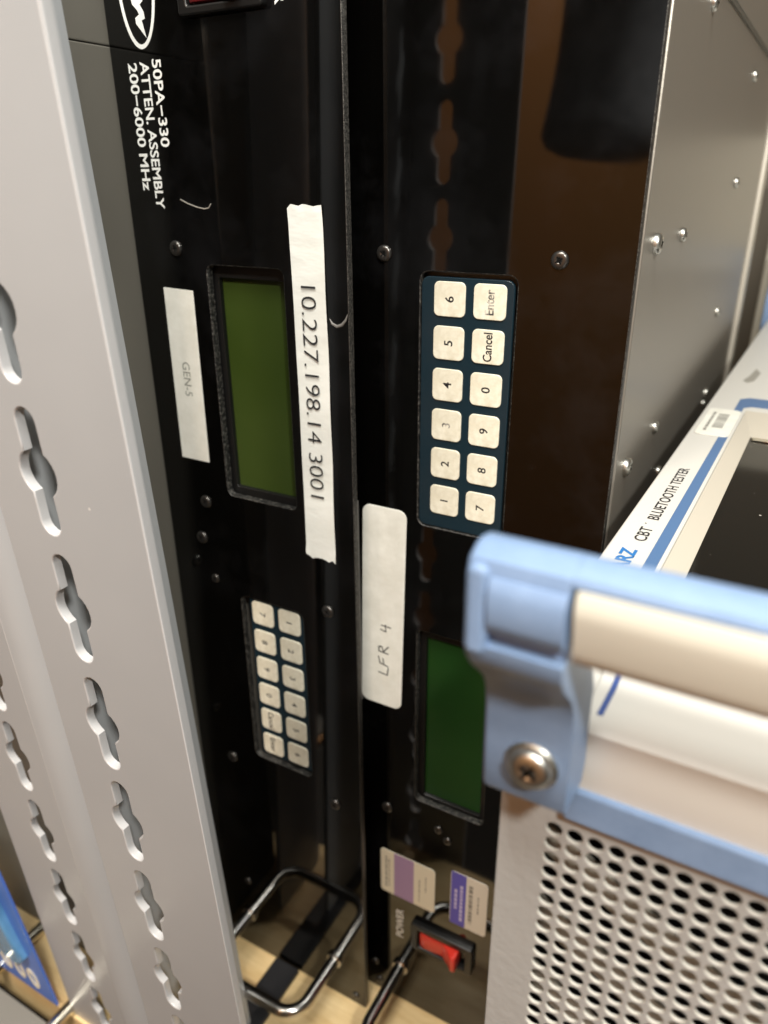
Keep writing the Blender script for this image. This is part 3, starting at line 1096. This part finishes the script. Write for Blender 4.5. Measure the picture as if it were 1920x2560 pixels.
def corner_handle(mirror):
    """blue end cap with its foot, blue rail and cream grip; profile in (D, Zd)"""
    def fn(x, z, d):
        return T(x - 9, z, (141 + 752) - d) if mirror else T(x, z, d)
    h = link('carrying_handle', None, TS)
    h.location = fn(-20, 100, 128) - org(TS)
    cap = [(121.6, 60.9), (118.6, 60.3), (116.2, 60.8), (113.4, 62.4), (112.5, 65.4), (112.4, 76.7), (115.4, 76.9), (115.4, 79.8), (112.6, 80.1), (112.9, 83.2), (115.4, 87.0), (119.4, 91.0),
           (123.0, 95.0), (124.9, 99.2), (125.5, 104), (125.8, 112), (126.3, 126.0), (126.9, 127.0), (139.2, 127.6),
           (140.6, 122), (139.6, 113), (139.8, 102), (137.2, 96), (132, 91.0), (129.4, 86), (128.0, 79), (125.6, 66.5), (123.6, 62.8)]
    bm = bmesh.new()
    extrude_prof(bm, cap, -46.0, -26.6, fn, close=True, smooth=True)
    es = [e for e in bm.edges if len(e.link_faces) == 2 and any(len(f.verts) > 6 for f in e.link_faces)
          and e.verts[0].co.x < fn(-40, 100, 120).x]
    bmesh.ops.bevel(bm, geom=es, offset=1.3 * S, segments=3, affect='EDGES', profile=0.5)
    o = finish('end_cap', bm, M['blue'], h)
    for p in o.data.polygons:
        p.use_smooth = True
    if True:
        # pocket in the cap's face: a raised rim round a dished panel
        rim = rrect(-45.7, -41.3, 63.2, 82.4, 1.9, 4)
        bm = bmesh.new()
        plate(bm, rim, [], 111.7, 115.0, ch=1.3, fn=fn)
        finish('cap_rim', bm, M['blue'], h)
        bm = bmesh.new()
        extrude_prof(bm, [(113.9, 65.0), (112.2, 65.2), (111.4, 66.4), (111.0, 68.2), (111.0, 71), (111.2, 74.0), (111.7, 75.6), (112.6, 76.4), (113.9, 76.5)], -40.9, -26.7, fn, close=True)
        finish('cap_pad', bm, M['blue'], h)
    rail = [(123.6, 62.8), (121.4, 60.9), (118.5, 60.3), (116.0, 60.8), (113.4, 62.0), (112.9, 63.4), (123.8, 64)]
    bm = bmesh.new()
    extrude_prof(bm, rail, -26.5, XR - 20, fn, close=True, smooth=False)
    finish('rail', bm, M['blue'], h)
    cr = [(112.4, 64.0), (111.6, 66.2), (111.7, 69), (112.5, 72), (113.1, 76.5), (114.3, 79.4), (117.0, 81.0), (121.5, 81.2), (124.5, 79.5), (125.2, 76), (124.0, 64.2)]
    bm = bmesh.new()
    extrude_prof(bm, cr, -25.4, XR - 20, fn, close=True, smooth=True)
    o = finish('grip', bm, M['cream'], h)
    if not mirror:
        me = screw_mesh('cap_screw', 4.9, 2.6, M['nickel'], (0, -1, 0), rot=0.2)
        s = put('cap_screw', me, h, fn(-34.4, 115.6, 125.2), None)
        bm = bmesh.new()
        lathe(bm, [(5.9 * S, 0.0), (5.9 * S, 1.0 * S), (5.5 * S, 1.4 * S), (4.9 * S, 1.1 * S), (4.8 * S, 0.2 * S)], fn(-34.4, 115.6, 126.2), (0, -1, 0), 32)
        finish('screw_washer', bm, M['nickel'], h)
    return h


corner_handle(False)
corner_handle(True)

# ---------------------------------------------------------------- small things around
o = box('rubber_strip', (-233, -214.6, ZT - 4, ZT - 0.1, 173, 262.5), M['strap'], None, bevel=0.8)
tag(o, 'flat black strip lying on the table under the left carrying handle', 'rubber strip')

wire = thing('wire_shelf', 'pair of shiny chrome wire rods at the lower left, passing behind the blue package', 'wire shelf', W(-350, ZT, 200))
for x in (-389, -326):
    bm = bmesh.new()
    tube(bm, [W(x, ZT - 4.4, 60), W(x, ZT - 4.4, 420)], 4.2 * S, 16)
    finish('chrome_rod', bm, M['steel'], wire, origin=W(x, ZT - 4.4, 240))

pk = thing('package_card', 'blue package card with white digits behind the far post at the lower left', 'package', W(-360, 467, 170))
bm = bmesh.new()


def lean(u, v, w):
    return W(u, v, 165 + LEAN * (v - 467) + w)


plate(bm, [(-430, 330), (-341, 330), (-327.5, 467.5), (-430, 467.5)], [], 0, 1.4, ch=0.2, fn=lean)
finish('card', bm, M['card'], pk)
bm = bmesh.new()
plate(bm, [(-430, 380), (-350, 380), (-344, 412), (-340.5, 428), (-346, 436), (-366, 432), (-430, 428)], [], -5.0, -0.1, ch=2.4, fn=lean)
finish('blister', bm, M['card_light'], pk)
for x, z in ((-344.0, 452), (-356.5, 450.5), (-369.0, 450)):
    bm = bmesh.new()
    o1 = [(x + 4.6 * math.cos(a) + 2.0 * math.sin(a) * .6, z + 8.6 * math.sin(a)) for a in [2 * math.pi * i / 28 for i in range(28)]]
    i1 = [(x + 1.9 * math.cos(a) + 1.5 * math.sin(a) * .6, z + 5.4 * math.sin(a)) for a in [2 * math.pi * i / 28 for i in range(28)]]
    plate(bm, o1, [i1], -0.4, -0.1, ch=0, fn=lean)
    finish('white_digit', bm, M['cream_paper'], pk)
o = box('grey_box', (-620, -322, ZT, ZT + 699, 40, 160), mat('grey_carton', (0.20, 0.19, 0.17), 0.7), None, bevel=1.0)
tag(o, 'grey box below the blue package card at the lower left corner', 'box')

# pale cabinet standing beyond the instrument
pc = box('pale_cabinet', (-50, 60, -30, ZT - 1, 790, 900), mat('pale_cream_paint', (0.62, 0.58, 0.48), 0.5), None, bevel=3)
tag(pc, 'pale cream cabinet behind the far end of the white instrument', 'cabinet')

# unseen stand-in for the photographer, mirrored near the top of the right panel
bm = bmesh.new()
prof_ = []
for i in range(15):
    t = i / 14
    prof_.append((S * 50 * math.sqrt(max(0, 1 - (1 - min(1, t * 4)) ** 2)) * (1 + .05 * math.sin(9 * t)), t * t * 300 * S))
prof_[0] = (0, 0)
lathe(bm, prof_, W(-187, -13, -150), (0.05, -0.1, 1), 32)
sl = finish('photographer_sleeve', bm, M['cloth'], None, smooth=True)
tag(sl, 'dark blue-grey stand-in for the photographer mirrored at the top of the right black panel', 'coat')

# added unseen pale bars, placed to give the mirrored streaks of the left panel
for x, lab in ((-822, 'added pale bar mirrored as the brighter streak in the left panel'), (-790, 'added pale bar mirrored as the fainter streak in the left panel')):
    o = box('streak_bar', (x, x + 11, -190, 260, -410, -398), mat('pale_streak_bar', (0.75, 0.70, 0.62), 0.5), None, bevel=1.0)
    tag(o, lab, 'added bar')
